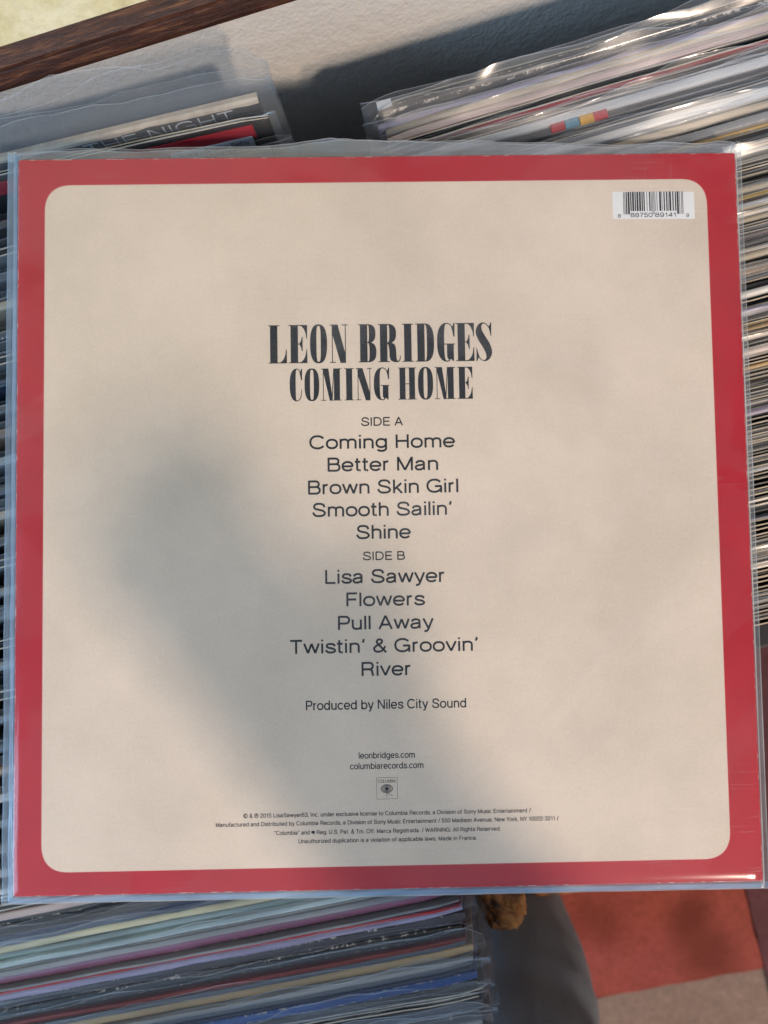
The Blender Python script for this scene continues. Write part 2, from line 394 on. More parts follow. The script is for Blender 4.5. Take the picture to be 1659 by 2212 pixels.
# printed colour blocks on the top edge of the dark record
e, t_ = right_records[8]
for (u, col) in ((1195, (.42, .03, .05)), (1228, (.10, .26, .36)), (1262, (.62, .34, .05)), (1293, (.45, .03, .05))):
    p = on_z(u, 240, 0)
    v, f = box_v(-.0032, .0032, -t_/2 - .0004, t_/2 + .0004, -.004, .0009)
    o = mesh_obj('printed_block', v, f, plain('block_ink', col, .3), e)
    o.location = (p.x - e.location.x, 0, LW)
e, t_ = right_records[0]
v, f = box_v(-.0035, .0035, -t_/2 - .0003, t_/2 + .0003, -.003, .0008)
o = mesh_obj('white_sticker', v, f, LABEL, e); o.location = (on_z(830, 222, 0).x - e.location.x, 0, LW)

# left bin ----------------------------------------------------------------
LB = FZ + .026; ZL = .008
XLt = on_z(556, 215, .02).x      # right ends of the jackets near the wall
LKm = 'dk gy sl be sl gy nv dk br gy sl be dk sl gy dk nv gy be dk sl br gy sl dk gy'.split()
LKb = 'lg sl gy oc pk k k nv sl ye aq aq gn gy mv gy k rd lv dk k mr sl tn gy sl nv bl k dk k sl dk gy k'.split()
yB0 = on_z(0, 1912, ZL).y; yB1 = on_z(1000, 2250, ZL).y - .01
rl = random.Random(8)
yT = on_z(556, 207, .02).y
specs = []
yy = yT - .012
nm = len(LKm); gap = (yy - yB0) / nm
for i, k in enumerate(LKm):
    specs.append((yy - gap * (i + .5), .0042, k, 'm'))
LKw = [14, 14, 14, 13, 18, 20, 12, 9, 22, 17, 15, 12, 6, 13, 25, 6, 9, 6, 18, 22, 24, 10, 12, 20, 12, 14, 10, 22, 12, 16, 10, 22, 18, 16, 14]
yy = on_z(0, 1912, ZL).y
for t0, k in zip(LKw, LKb):
    t_ = t0 / 4650; yy -= t_ * .5; specs.append((yy, t_ * .93, k, 'b')); yy -= t_ * .5
keys = ['k', 'rd'] + [s[2] for s in specs]
for i, (y, t_, k, zone) in enumerate(specs):
    xr = XLt + (.001 + rl.uniform(-.003, .003))
    film = zone == 'm' or rl.random() < .62
    e = make_record(xr - LW / 2, y, LB + rl.uniform(-.003, .002), math.radians(4 + rl.uniform(-.5, .5)), t_, k, rl.choice(['fold', 'fold', 'fold', 'open']), i + 400,
                    math.radians(rl.uniform(-.15, .15)), film, (rl.uniform(.009, .015) if rl.random() < .25 else rl.uniform(.003, .007)) if zone == 'b' else .004, rl.uniform(-.3, 1.2), rl.uniform(.005, .011), zone == 'b' and rl.random() < .4, 1.25 if zone == 'b' else .5)
    pv, nx = NAME[keys[i + 1]], NAME[keys[i + 3]] if i + 3 < len(keys) else None
    fs = 'film wrapped' if film else 'bare'
    lab = f'{NAME[k]} {fs} record ' + (f'between {pv} and {nx}' if nx else f'in front of {pv}') + f', {ordn(i + 3)} from wall, left bin'
    tag(e, lab, 'record', 'records standing in the left bin')

# the two records nearest the wall in the left bin ---------------------------------
# ------------------------------------------------------------------ plain grotesque lettering drawn as strokes (cap height 100)
def arc(cx_, cy_, rx, ry, a0, a1, p=2.2, n=None):
    n = n or max(6, int(abs(a1 - a0) / 9)); out = []
    for i in range(n + 1):
        a = math.radians(a0 + (a1 - a0) * i / n); c, s = math.cos(a), math.sin(a)
        out.append((cx_ + rx * math.copysign(abs(c) ** (2 / p), c), cy_ + ry * math.copysign(abs(s) ** (2 / p), s)))
    return out
def smooth(P, k=6):
    q = [P[0]] + P + [P[-1]]; out = []
    for i in range(1, len(q) - 2):
        a, b, c, d = q[i - 1:i + 3]
        for j in range(k):
            u = j / k
            out.append(tuple(.5 * (2 * b[m] + (c[m] - a[m]) * u + (2 * a[m] - 5 * b[m] + 4 * c[m] - d[m]) * u * u + (3 * b[m] - a[m] - 3 * c[m] + d[m]) * u ** 3) for m in (0, 1)))
    return out + [P[-1]]
B_, T_, X_ = 5.5, 94.5, 67.5
Scap = smooth([(82, 69), (77, 85), (63, 93), (46, 94.5), (26, 91), (15, 75), (22, 59), (47, 51), (72, 43), (85, 27), (75, 11), (50, 5.5), (27, 8), (13, 19), (9, 33)])
def sc_(P, kx_, ky_, dx=0, dy=0): return [(x * kx_ + dx, y * ky_ + dy) for x, y in P]
ARCH = lambda x0, r: [(x0, 40)] + arc(x0 + r, 44, r, 23.5, 180, 0, 2.5) + [(x0 + 2 * r, 0)]
FONT = {
 ' ': (32, []), 'A': (94, [[(7, 0), (47, 98)], [(47, 98), (87, 0)], [(22, 33), (72, 33)]]),
 'B': (90, [[(13, 0), (13, 100)], [(13, T_), (52, T_)] + arc(54, 73.7, 22, 20.8, 90, -90) + [(13, 53)], [(13, 53), (55, 53)] + arc(57, 29.2, 25, 23.8, 90, -90) + [(13, B_)]]),
 'C': (100, [arc(53, 50, 45, 44.5, 36, 324)]), 'D': (98, [[(13, 0), (13, 100)], [(13, T_), (42, T_)] + arc(44, 50, 44, 44.5, 90, -90) + [(13, B_)]]),
 'E': (84, [[(13, 0), (13, 100)], [(13, T_), (78, T_)], [(13, 52), (73, 52)], [(13, B_), (79, B_)]]), 'F': (78, [[(13, 0), (13, 100)], [(13, T_), (74, T_)], [(13, 50), (68, 50)]]),
 'G': (106, [arc(53, 50, 45, 44.5, 36, 335), [(56, 47), (98, 47)], [(96, 50), (96, 0)]]), 'H': (96, [[(13, 0), (13, 100)], [(83, 0), (83, 100)], [(13, 52), (83, 52)]]),
 'I': (26, [[(13, 0), (13, 100)]]), 'J': (70, [[(57, 100), (57, 28)] + arc(34, 28, 23, 22.5, 0, -180)]), 'K': (88, [[(13, 0), (13, 100)], [(78, 100), (13, 38)], [(36, 58), (82, 0)]]),
 'L': (76, [[(13, 0), (13, 100)], [(13, B_), (73, B_)]]), 'M': (112, [[(12, 0), (12, 100)], [(12, 98), (56, 4)], [(56, 4), (100, 98)], [(100, 0), (100, 100)]]),
 'N': (98, [[(12, 0), (12, 100)], [(13, 98), (85, 2)], [(86, 0), (86, 100)]]), 'O': (104, [arc(52, 50, 46, 44.5, 0, 360)]), 'P': (84, [[(13, 0), (13, 100)], [(13, T_), (52, T_)] + arc(53, 70, 25, 24.5, 90, -90) + [(13, 45.5)]]),
 'R': (92, [[(13, 0), (13, 100)], [(13, T_), (54, T_)] + arc(55, 71, 24, 23.5, 90, -90) + [(13, 47.5)], [(54, 47), (66, 45), (74, 36), (76, 18), (82, 0)]]), 'S': (94, [Scap]),
 'T': (82, [[(41, 0), (41, 94)], [(3, T_), (79, T_)]]), 'U': (96, [[(12, 100), (12, 40)] + arc(48, 40, 36, 34.5, 180, 360) + [(84, 100)]]), 'V': (88, [[(5, 100), (44, 3)], [(44, 3), (83, 100)]]),
 'W': (130, [[(5, 100), (34, 3)], [(34, 3), (65, 97)], [(65, 97), (96, 3)], [(96, 3), (125, 100)]]), 'Y': (86, [[(5, 100), (43, 44)], [(81, 100), (43, 44)], [(43, 46), (43, 0)]]),
 'a': (74, [[(9, 51)] + arc(35, 50, 24, 17.5, 165, 0) + [(59, 14)] + arc(68, 14, 9, 9, 180, 250), smooth([(59, 44), (42, 39), (22, 36), (9, 29), (7, 18), (14, 8), (28, 5.5), (43, 8), (55, 17), (59, 30)])]),
 'b': (78, [[(11, 0), (11, 100)], arc(41, 36.5, 30, 31, 0, 360)]), 'c': (70, [arc(38, 36.5, 31, 31, 38, 322)]), 'd': (78, [[(67, 0), (67, 100)], arc(37, 36.5, 30, 31, 0, 360)]),
 'e': (76, [arc(38, 36.5, 32, 31, 0, 325), [(7, 36), (71, 36)]]), 'f': (40, [[(38, 94.5), (27, 94), (19, 88), (17, 76), (17, 0)], [(2, 68), (36, 68)]]),
 'g': (78, [arc(37, 38, 30, 29.5, 0, 360), [(67, 73), (67, 4)] + arc(39, 0, 28, 19.5, 0, -155)]), 'h': (74, [[(11, 0), (11, 100)], ARCH(11, 26)]), 'i': (22, [[(11, 0), (11, 73)], [(11, 87), (11, 100)]]),
 'j': (24, [[(12, 87), (12, 100)], [(12, 73), (12, -10), (6, -19), (-3, -19)]]), 'k': (68, [[(11, 0), (11, 100)], [(58, 73), (12, 27)], [(27, 43), (62, 0)]]), 'l': (22, [[(11, 0), (11, 100)]]),
 'm': (116, [[(11, 0), (11, 73)], ARCH(11, 23.5), ARCH(58, 23.5)]), 'n': (74, [[(11, 0), (11, 73)], ARCH(11, 26)]), 'o': (76, [arc(38, 36.5, 32, 31, 0, 360)]),
 'p': (78, [[(11, -24), (11, 73)], arc(41, 36.5, 30, 31, 0, 360)]), 'q': (78, [[(67, -24), (67, 73)], arc(37, 36.5, 30, 31, 0, 360)]), 'r': (44, [[(11, 0), (11, 73)], [(11, 40)] + arc(33, 44, 22, 23.5, 180, 78)]),
 's': (68, [sc_(Scap, .74, .70, 1, 1.5)]), 't': (42, [[(17, 94), (17, 17)] + arc(29, 17, 12, 11.5, 180, 262), [(29, 5.5), (39, 6)], [(2, 68), (38, 68)]]), 'u': (74, [[(63, 0), (63, 73)], [(x, 73 - y) for x, y in [(11 + 52 - (a - 11), b) for a, b in ARCH(11, 26)]]]),
 'v': (68, [[(4, 73), (34, 3)], [(34, 3), (64, 73)]]), 'w': (100, [[(4, 73), (27, 3)], [(27, 3), (50, 71)], [(50, 71), (73, 3)], [(73, 3), (96, 73)]]), 'x': (68, [[(5, 73), (63, 0)], [(5, 0), (63, 73)]]),
 'y': (68, [[(4, 73), (35, 3)], [(64, 73), (34, -6), (28, -16), (20, -19), (9, -18)]]), 'z': (64, [[(6, X_), (58, X_)], [(57, 66), (7, 7)], [(5, B_), (59, B_)]]),
 '0': (76, [arc(38, 50, 31, 44.5, 0, 360)]), '1': (56, [[(36, 0), (36, 100)], [(36, 92), (28, 80), (10, 76)]]), '2': (76, [smooth([(8, 66), (12, 84), (26, 93), (40, 94.5), (58, 91), (67, 75), (62, 58), (42, 42), (20, 26), (9, 8)]), [(7, B_), (70, B_)]]),
 '3': (76, [smooth([(9, 72), (16, 88), (36, 94.5), (56, 91), (64, 74), (56, 58), (34, 53)]), smooth([(34, 53), (58, 49), (68, 29), (60, 11), (38, 5.5), (16, 10), (7, 28)])]), '4': (76, [[(56, 0), (56, 100)], [(56, 96), (7, 28)], [(4, 27), (72, 27)]]),
 '5': (76, [[(64, T_), (18, T_)], [(19, 96), (12, 48)], smooth([(12, 50), (24, 60), (40, 62), (60, 55), (68, 34), (60, 13), (38, 5.5), (17, 9), (7, 25)])]), '6': (76, [smooth([(66, 76), (58, 91), (40, 94.5), (20, 88), (9, 66), (7, 40)]), arc(38, 33, 30.5, 27.5, 0, 360)]),
 '7': (72, [[(6, T_), (67, T_)], [(65, 92), (44, 60), (32, 30), (28, 0)]]), '8': (76, [arc(38, 74, 26, 20.5, 0, 360), arc(38, 29.5, 31, 24, 0, 360)]), '9': (76, [smooth([(10, 24), (18, 9), (36, 5.5), (56, 12), (67, 34), (69, 60)]), arc(38, 67, 30.5, 27.5, 0, 360)]),
 '.': (26, [[(13, 0), (13, 14)]]), ',': (26, [[(13, 14), (13, 0), (8, -12)]]), ':': (26, [[(13, 0), (13, 14)], [(13, 58), (13, 72)]]), '-': (40, [[(5, 38), (35, 38)]]), '/': (46, [[(5, -4), (41, 102)]]),
 '\u2019': (26, [[(14, 100), (14, 86), (8, 74)]]), '\u201c': (48, [[(18, 100), (12, 88), (12, 74)], [(38, 100), (32, 88), (32, 74)]]), '\u201d': (48, [[(14, 100), (14, 86), (8, 74)], [(34, 100), (34, 86), (28, 74)]]),
 '&': (92, [smooth([(86, 0), (64, 26), (36, 60), (27, 78), (34, 92), (46, 95), (58, 89), (60, 76), (48, 62), (22, 46), (10, 28), (18, 10), (38, 5), (60, 13), (74, 32), (79, 46)])]),
 '\u00a9': (110, [arc(55, 50, 50, 50, 0, 360, 2), arc(55, 50, 24, 26, 45, 315, 2)]), '\u2117': (110, [arc(55, 50, 50, 50, 0, 360, 2), [(42, 22), (42, 78)], [(42, 75), (58, 75)] + arc(60, 61, 13, 14, 90, -90, 2) + [(42, 47)]]),
}
def stroke_strip(P, t_):
    L, Rr = [], []; n = len(P); closed = n > 3 and (Vector(P[0]) - Vector(P[-1])).length < 1e-4
    for i in range(n):
        p = Vector(P[i])
        a = Vector(P[i - 1]) if i else (Vector(P[-2]) if closed else None)
        b = Vector(P[i + 1]) if i < n - 1 else (Vector(P[1]) if closed else None)
        d1 = (p - a).normalized() if a is not None and (p - a).length > 0 else None; d2 = (b - p).normalized() if b is not None and (b - p).length > 0 else None
        if d1 is None: d1 = d2
        if d2 is None: d2 = d1
        d = (d1 + d2).normalized() if (d1 + d2).length > .01 else d1
        k = 1 / max(.6, d.dot(d1)); nn_ = Vector((-d.y, d.x)) * (t_ / 2 * k)
        L.append(p + nn_); Rr.append(p - nn_)
    return L, Rr
def text_mesh(body, mat, parent, name, fit, weight=11.5, z=0.0, caph=.01, bearing=6.0):
    tot = sum(FONT[c][0] + bearing for c in body) - bearing
    a, b, base = fit; sx = (b - a) / (tot - 8); sy = caph / 100; pen = -4
    V, Fc = [], []; k = 0
    for ch in body:
        wd, st_ = FONT[ch]
        for P in st_:
            Q = [(a + (pen + x) * sx, base + y * sy) for x, y in P]
            L, Rr = stroke_strip(Q, weight * sy); q = len(V); zz = z + (k % 5) * 4e-7; k += 1; n = len(L)
            V += [(p.x, p.y, zz) for p in L] + [(p.x, p.y, zz) for p in Rr]
            Fc += [(q + n + i, q + n + i + 1, q + i + 1, q + i) for i in range(n - 1)]
        pen += wd + bearing
    return mesh_obj(name, V, Fc, mat, parent)
def by_right_end(p, lean, yaw):
    c_ = Vector((p.x - LW / 2 * math.cos(yaw), p.y - LW / 2 * math.sin(yaw), p.z))
    up = Matrix.Rotation(yaw, 3, 'Z') @ Vector((0, math.sin(lean), math.cos(lean)))
    e = empty('record', c_ - up * LW); e.rotation_euler = (-lean, 0, yaw); return e
e = by_right_end(on_z(556, 207, .02), math.radians(7), math.radians(-3.2))
j = jacket(e, .0032, (.02, .014, .016), 'fold', 301); film_sleeve(e, .0075, 301, .026, .35, .009, True, wild=1.5)
film_sleeve(e, .0065, 377, .018, .1, .008, True, wild=1.3)
fr = empty('front_print', (0, 0, 0), e)
tag(e, 'dark record with worn cream edge and THE NIGHT lettering, by the wall', 'record', 'records standing in the left bin')
# its upper edge has lost its print: a strip of bare board with a torn outline
V, Fc = [], []; n = 60
for i in range(n + 1):
    x = -LW/2 + LW * i / n
    d = .0016 + .0012 * fbm(x * 50, 3) + .0005 * fbm(x * 300, 1)
    V += [(x, .0017, LW + .0004), (x, -.0004 - d * .2, LW + .0007), (x, -.0019, LW - .0002), (x, -.0020, LW - max(.0003, d))]
for i in range(n):
    for k in range(3): a = i * 4 + k; Fc.append((a, a + 4, a + 5, a + 1))
mesh_obj('worn_edge', V, Fc, paper_mat('bare_board', (.66, .55, .42), (.5, .40, .30), 150), e)
bpy.data.objects.remove(fr)
GREY_INK = plain('grey_ink', (.62, .63, .64), .5)
tt = text_mesh('THE NIGHT', GREY_INK, e, 'title_lettering', (LW/2 - .085, LW/2 - .013, 0), 12, 0, .0064)
tt.rotation_euler = (math.radians(90), 0, 0); tt.location = (0, -.0021, LW - .0086)
# second one, red strip with sticker, leaning out into the gap
e = by_right_end(on_z(577, 246, .0185), math.radians(9), math.radians(-3.6))
jacket(e, .0028, (.014, .013, .015), 'open', 302); film_sleeve(e, .0036, 302, .0015, .1, .004, False, wild=.4)
v, f = box_v(-LW/2 + .01, LW/2 - .008, -.0019, -.0014, LW - .0105, LW - .0025)
mesh_obj('red_band', v, f, RED, e)
for q in range(14):
    a = random.uniform(0, .02); v, f = [], []
    cxx, czz = LW/2 - .012 - random.uniform(0, .03), LW - .0145 + random.uniform(-.002, .0015)
    rdot = random.uniform(.0004, .0009)
    v = [(cxx + rdot * math.cos(s * math.pi / 4), -.00195, czz + rdot * math.sin(s * math.pi / 4)) for s in range(8)]
    mesh_obj('ink_splash', v, [tuple(range(8))], INK, e)
bevelled_box('sticker', LW/2 - .05, LW/2 - .010, -.0024, -.0017, LW - .034, LW - .0088, paper_mat('blue_label', (.50, .56, .64), (.46, .52, .60), 60), e, .0003)
for s_, a, b, dz, h_ in (('Lovers - Broken Baby', LW/2 - .049, LW/2 - .0125, .0128, .0028), ('LP 048567 77-001', LW/2 - .047, LW/2 - .0115, .0176, .0028)):
    q = text_mesh(s_, INK, e, 'sticker_lettering', (a, b, 0), 12, 0, h_); q.rotation_euler = (math.radians(90), 0, 0); q.location = (0, -.00245, LW - dz)
tag(e, 'black record with red band and pale blue sticker reading Broken Baby', 'record', 'records standing in the left bin')

# crates holding the rows ------------------------------------------------------
CR = plain('dark_crate_paint', (.018, .02, .028), .6, .3, 60)
def crate(x0, x1, y0, y1, z1, label, thick=.012, base=.012):
    c_ = tag(empty('record_crate', ((x0 + x1) / 2, (y0 + y1) / 2, FZ)), label, 'crate')
    hx, hy, hz = (x1 - x0) / 2, (y1 - y0) / 2, z1 - FZ
    bevelled_box('base', -hx, hx, -hy, hy, .003, base, CR, c_)
    bevelled_box('side_panel', -hx - thick, -hx - .0005, -hy, hy, .003, hz, CR, c_); bevelled_box('side_panel', hx + .0005, hx + thick, -hy, hy, .003, hz, CR, c_)
    bevelled_box('end_panel', -hx, hx, hy + .0005, hy + thick, .003, hz, CR, c_); bevelled_box('end_panel', -hx, hx, -hy - thick, -hy - .0005, .003, hz, CR, c_)
crate(RL - .002, RL + LW + .012, YR1 - .006, YR0 - .02, -.06, 'low dark crate under the records of the right bin', .024)
crate(XLt - LW - .012, XLt + .002, yB1 - .02, yT - .02, -.15, 'low dark crate under the records of the left bin', base=.022)

# ------------------------------------------------------------------ the album
U = Vector((0.97096959, -0.22123489, -0.09095707)); Vv = Vector((0.21633162, 0.97442782, -0.06075407)); N = U.cross(Vv)
album = empty('album'); A4 = Matrix((U, Vv, N)).transposed().to_4x4(); A4.translation = Vector((-0.0242185, -0.00099235, H - .29220825)) - N * 0
album.matrix_world = A4
tag(album, 'red bordered album back cover with cream track list panel in clear sleeve, on the records', 'record')
mm = .001
def rrect(x0, x1, y0, y1, r, n=14, p=2.0):
    P = []
    for cx_, cy_, a0 in ((x1 - r, y1 - r, 0), (x0 + r, y1 - r, 90), (x0 + r, y0 + r, 180), (x1 - r, y0 + r, 270)):
        for i in range(n + 1):
            a = math.radians(a0 + 90 * i / n); c, s = math.cos(a), math.sin(a)
            P.append((cx_ + r * math.copysign(abs(c) ** (2 / p), c), cy_ + r * math.copysign(abs(s) ** (2 / p), s)))
    return P
# jacket board
P = rrect(-157.5, 157.5, -157.5, 157.5, 1.0, 3)
V = []; Fc = []; n = len(P)
for (z, ins) in ((-3.4, .3), (-3.0, 0), (-.35, 0), (-.08, .12), (0, .45)):
    for (x, y) in P: V.append((x * (1 - ins / 157.5) * mm, y * (1 - ins / 157.5) * mm, z * mm))
ix = []
for l in range(4):
    for i in range(n): Fc.append((l * n + i, l * n + (i + 1) % n, (l + 1) * n + (i + 1) % n, (l + 1) * n + i)); ix.append(1 if l == 3 else 0)
Fc.append(tuple(range(n))[::-1]); Fc.append(tuple(range(4 * n, 5 * n))); ix += [0, 0]
t = NT('red_fold'); cc = t.coords(); nn = t.noise(cc, 240, 4, .7)
FOLD = t.bsdf(t.mix(t.ramp(nn, [(.54, 0.), (.60, .9)]), (.45, .02, .035), (.62, .40, .38)), .5)
mesh_obj('jacket', V, Fc, [RED, FOLD], album, False, ix)
def flat(name, P, z, mat, parent=album):
    # a print layer: a thin raised sheet
    n = len(P); V = [(x * mm, y * mm, (z - .05) * mm) for x, y in P] + [(x * mm, y * mm, z * mm) for x, y in P]
    Fc = [tuple(range(n, 2 * n))] + [(i, (i + 1) % n, n + (i + 1) % n, n + i) for i in range(n)]
    return mesh_obj(name, V, Fc, mat, parent)
PALE = paper_mat('panel_halo', (.62, .33, .30), (.6, .3, .28))
flat('panel_outline', rrect(-145.85, 144.15, -147.85, 145.85, 12.2, 14, 2.5), .06, PALE)
flat('cream_panel', rrect(-145.6, 143.9, -147.6, 145.6, 12, 14, 2.5), .10, CREAM)
# title lettering, condensed fat-face capitals drawn glyph by glyph
HS = 24
def sup(cx_, cy_, rx, ry, p, a0=0, a1=360, n=40):
    out = []
    for i in range(n + 1):
        a = math.radians(a0 + (a1 - a0) * i / n); c, s = math.cos(a), math.sin(a)
        out.append((cx_ + rx * math.copysign(abs(c) ** (2 / p), c), cy_ + ry * math.copysign(abs(s) ** (2 / p), s)))
    return out
def R_(a, b, c, d): return [(a, b), (c, b), (c, d), (a, d)]
def wedge_t(w): return [(w, 1000), (w - 5, 640), (w - 24, 640), (w - 42, 780), (w - 85, 890), (w - 140, 955), (w - 185, 977), (w - 185, 1000)]
def wedge_b(w): return [(x, 1000 - y) for x, y in wedge_t(w)][::-1]
def bowl(x0, y0, y1, xr, th=178, hair=HS, p=2.6):
    cy_ = (y0 + y1) / 2; ry = (y1 - y0) / 2
    return sup(x0, cy_, xr - x0, ry, p, -90, 90, 30) + sup(x0, cy_, max(20, xr - x0 - th), ry - hair, 3.4, 90, -90, 30)
def stroke(pts, n=60):
    # catmull-rom centre line with a thickness at every point
    out = []
    q = [pts[0]] + pts + [pts[-1]]
    for i in range(1, len(q) - 2):
        for s in range(12):
            u = s / 12; a, b, c, d = q[i - 1], q[i], q[i + 1], q[i + 2]
            out.append(tuple(.5 * (2 * b[k] + (c[k] - a[k]) * u + (2 * a[k] - 5 * b[k] + 4 * c[k] - d[k]) * u * u + (3 * b[k] - a[k] - 3 * c[k] + d[k]) * u ** 3) for k in range(3)))
    out.append(pts[-1]); L, Rr = [], []
    for i, (x, y, t_) in enumerate(out):
        a = out[max(0, i - 1)]; b = out[min(len(out) - 1, i + 1)]
        d = Vector((b[0] - a[0], b[1] - a[1])); d = d.normalized() if d.length else Vector((1, 0))
        L.append((x - d.y * t_ / 2, y + d.x * t_ / 2)); Rr.append((x + d.y * t_ / 2, y - d.x * t_ / 2))
    return L + Rr[::-1]
def G(ch, w):
    W = 190
    if ch == 'L': return [R_(40, 0, 230, 1000), R_(0, 976, 285, 1000), R_(0, 0, w - 10, HS), wedge_b(w)[:]]
    if ch == 'E': return [R_(50, 0, 240, 1000), R_(0, 976, w - 6, 1000), R_(0, 0, w - 6, HS), wedge_t(w), wedge_b(w), R_(230, 488, w - 150, 512),
                          [(w - 120, 690), (w - 140, 690), (w - 165, 580), (w - 205, 515), (w - 205, 485), (w - 165, 420), (w - 140, 310), (w - 120, 310)]]
    if ch == 'O': return [('ring', sup(w/2, 500, w/2, 512, 2.5), sup(w/2, 500, w * .125, 470, 3.6))]
    if ch == 'I': return [R_(w/2 - 95, 0, w/2 + 95, 1000), R_(w/2 - 145, 976, w/2 + 145, 1000), R_(w/2 - 145, 0, w/2 + 145, HS)]
    if ch == 'N': return [R_(52, 10, 74, 980), R_(0, 0, 150, HS), R_(0, 976, 200, 1000), R_(w - 74, 200, w - 52, 990), R_(w - 150, 976, w, 1000),
                          [(20, 1000), (205, 1000), (w - 54, 190), (w - 54, -8), (w - 195, -8), (52, 800), (52, 960)]]
    if ch == 'M':
        return [R_(52, 10, 74, 980), R_(0, 0, 150, HS), R_(0, 976, 150, 1000), [(40, 1000), (225, 1000), (w * .5 + 35, 60), (w * .5 + 10, -5), (w * .5 - 55, -5)],
                [(w * .5 + 5, 0), (w * .5 + 30, 0), (w - 225, 1000), (w - 250, 1000)], R_(w - 235, 0, w - 50, 1000), R_(w - 285, 0, w, HS), R_(w - 60, 976, w, 1000)]
    if ch == 'H': return [R_(45, 0, 225, 1000), R_(0, 0, 270, HS), R_(0, 976, 270, 1000), R_(w - 225, 0, w - 45, 1000), R_(w - 270, 0, w, HS), R_(w - 270, 976, w, 1000), R_(220, 478, w - 220, 502)]
    if ch == 'D': return [R_(50, 0, 240, 1000), R_(0, 976, 245, 1000), R_(0, 0, 245, HS), bowl(238, 0, 1000, w, 185)]
    if ch == 'B': return [R_(45, 0, 235, 1000), R_(0, 976, 240, 1000), R_(0, 0, 240, HS), bowl(233, 506, 1000, w - 18, 170), bowl(233, 0, 530, w, 178)]
    if ch == 'R': return [R_(45, 0, 235, 1000), R_(0, 976, 240, 1000), R_(0, 0, 290, HS), bowl(233, 492, 1000, w - 115, 175),
                          [(233, 514), (w - 230, 505), (w - 160, 465), (w - 130, 400), (w - 118, 300), (w - 112, 110), (w - 98, 48), (w - 70, 28), (w - 42, 50), (w - 26, 110), (w - 22, 170), (w - 2, 170), (w - 6, 80), (w - 38, 10), (w - 100, -10), (w - 190, 0), (w - 262, 45), (w - 290, 130), (w - 296, 330), (w - 315, 440), (w - 350, 488), (233, 490)]]
    if ch in 'CG':
        xm = w * .60
        left = sup(xm, 500, xm, 512, 2.5, 90, 270, 40) + sup(xm, 500, xm - 185, 486, 3.6, 270, 90, 40)
        out = [left, stroke([(xm - 4, 999, 26), (w * .76, 955, 26), (w * .88, 850, 26), (w - 28, 660, 22)]),
               [(w, 1005), (w - 4, 645), (w - 36, 645), (w - 60, 790), (w - 85, 880), (w - 48, 935), (w - 30, 1005)]]
        if ch == 'C': out.append(stroke([(xm - 4, 1, 26), (w * .78, 45, 26), (w * .9, 150, 26), (w - 20, 350, 20)]))
        else: out += [stroke([(xm - 4, 1, 26), (w * .68, 30, 30), (w * .74, 110, 30)]), [(w - 205, 440), (w - 30, 440), (w - 30, 0), (w - 70, 20), (w - 110, 60), (w - 160, 30), (w - 205, 110)], R_(w - 275, 440, w + 5, 464)]
        return out
    if ch == 'S': return [stroke([(w - 22, 690, 20), (w - 70, 880, 26), (w * .52, 992, 26), (w * .26, 930, 90), (w * .20, 770, 175), (w * .38, 590, 205), (w * .63, 420, 205), (w * .80, 230, 175), (w * .74, 70, 90), (w * .48, 6, 26), (w * .2, 90, 26), (14, 310, 20)]),
                          [(w - 18, 1010), (w - 2, 1010), (w - 6, 650), (w - 24, 650), (w - 44, 800), (w - 72, 890)], [(0, -10), (16, -10), (70, 105), (40, 200), (24, 340), (6, 340)]]
def glyph_curve(contours_mm, name, parent):
    V, Fc = [], []; k = 0
    me_all = bmesh.new()
    for ci, cset in enumerate(contours_mm):
        cu = bpy.data.curves.new('g', 'CURVE'); cu.dimensions = '2D'; cu.fill_mode = 'BOTH'
        for P in cset:
            sp = cu.splines.new('POLY'); sp.points.add(len(P) - 1); sp.use_cyclic_u = True
            for q, (x, y) in zip(sp.points, P): q.co = (x, y, 0, 1)
        o = bpy.data.objects.new('g', cu); COL.objects.link(o)
        dg = bpy.context.evaluated_depsgraph_get(); dg.update(); me = bpy.data.meshes.new_from_object(o.evaluated_get(dg))
        for v in me.vertices: v.co = (v.co.x * mm, v.co.y * mm, (.13 + .0006 * (ci % 7)) * mm)
        me_all.from_mesh(me); COL.objects.unlink(o); bpy.data.objects.remove(o); bpy.data.meshes.remove(me)
    me = bpy.data.meshes.new(name); me_all.to_mesh(me); me_all.free(); me.materials.append(INK)
    o = bpy.data.objects.new(name, me); COL.objects.link(o); o.parent = parent
def title(name, chars, x_of, base, cap):
    t_ = empty(name, (0, 0, 0), album); g = cap / 1000
    for ch, a, b in chars:
        x0, x1 = x_of(a), x_of(b); wu = (x1 - x0) / g; sets = []
        for c_ in G(ch, wu):
            rings = [c_[1], c_[2]] if isinstance(c_, tuple) and c_[0] == 'ring' else [c_]
            sets.append([[(x0 + x * g, base + y * g) for x, y in r_] for r_ in rings])
        glyph_curve(sets, 'letter', t_)
title('artist_name', [('L', 88, 208), ('E', 220, 342), ('O', 360, 472), ('N', 490, 608), ('B', 677, 795), ('R', 808, 955), ('I', 963, 1042), ('D', 1052, 1175), ('G', 1195, 1312), ('E', 1318, 1440), ('S', 1452, 1555)],
      lambda z: -49.03 + (z - 88) * 96.84 / 1467, 66.0, 16.75)
title('album_title', [('C', 228, 310), ('O', 325, 422), ('M', 435, 568), ('I', 585, 652), ('N', 663, 768), ('G', 780, 882), ('H', 940, 1060), ('O', 1070, 1170), ('M', 1182, 1316), ('E', 1330, 1430)],
      lambda z: -40.06 + (z - 228) * 79.04 / 1200, 49.5, 14.0)
def line(s_, a, b, base, cap, name='track_line', weight=15.2, sp=6, mat=INK, parent=album):
    return text_mesh(s_, mat, parent, name, (a * mm, b * mm, base * mm), weight, .14 * mm, cap * mm, sp)
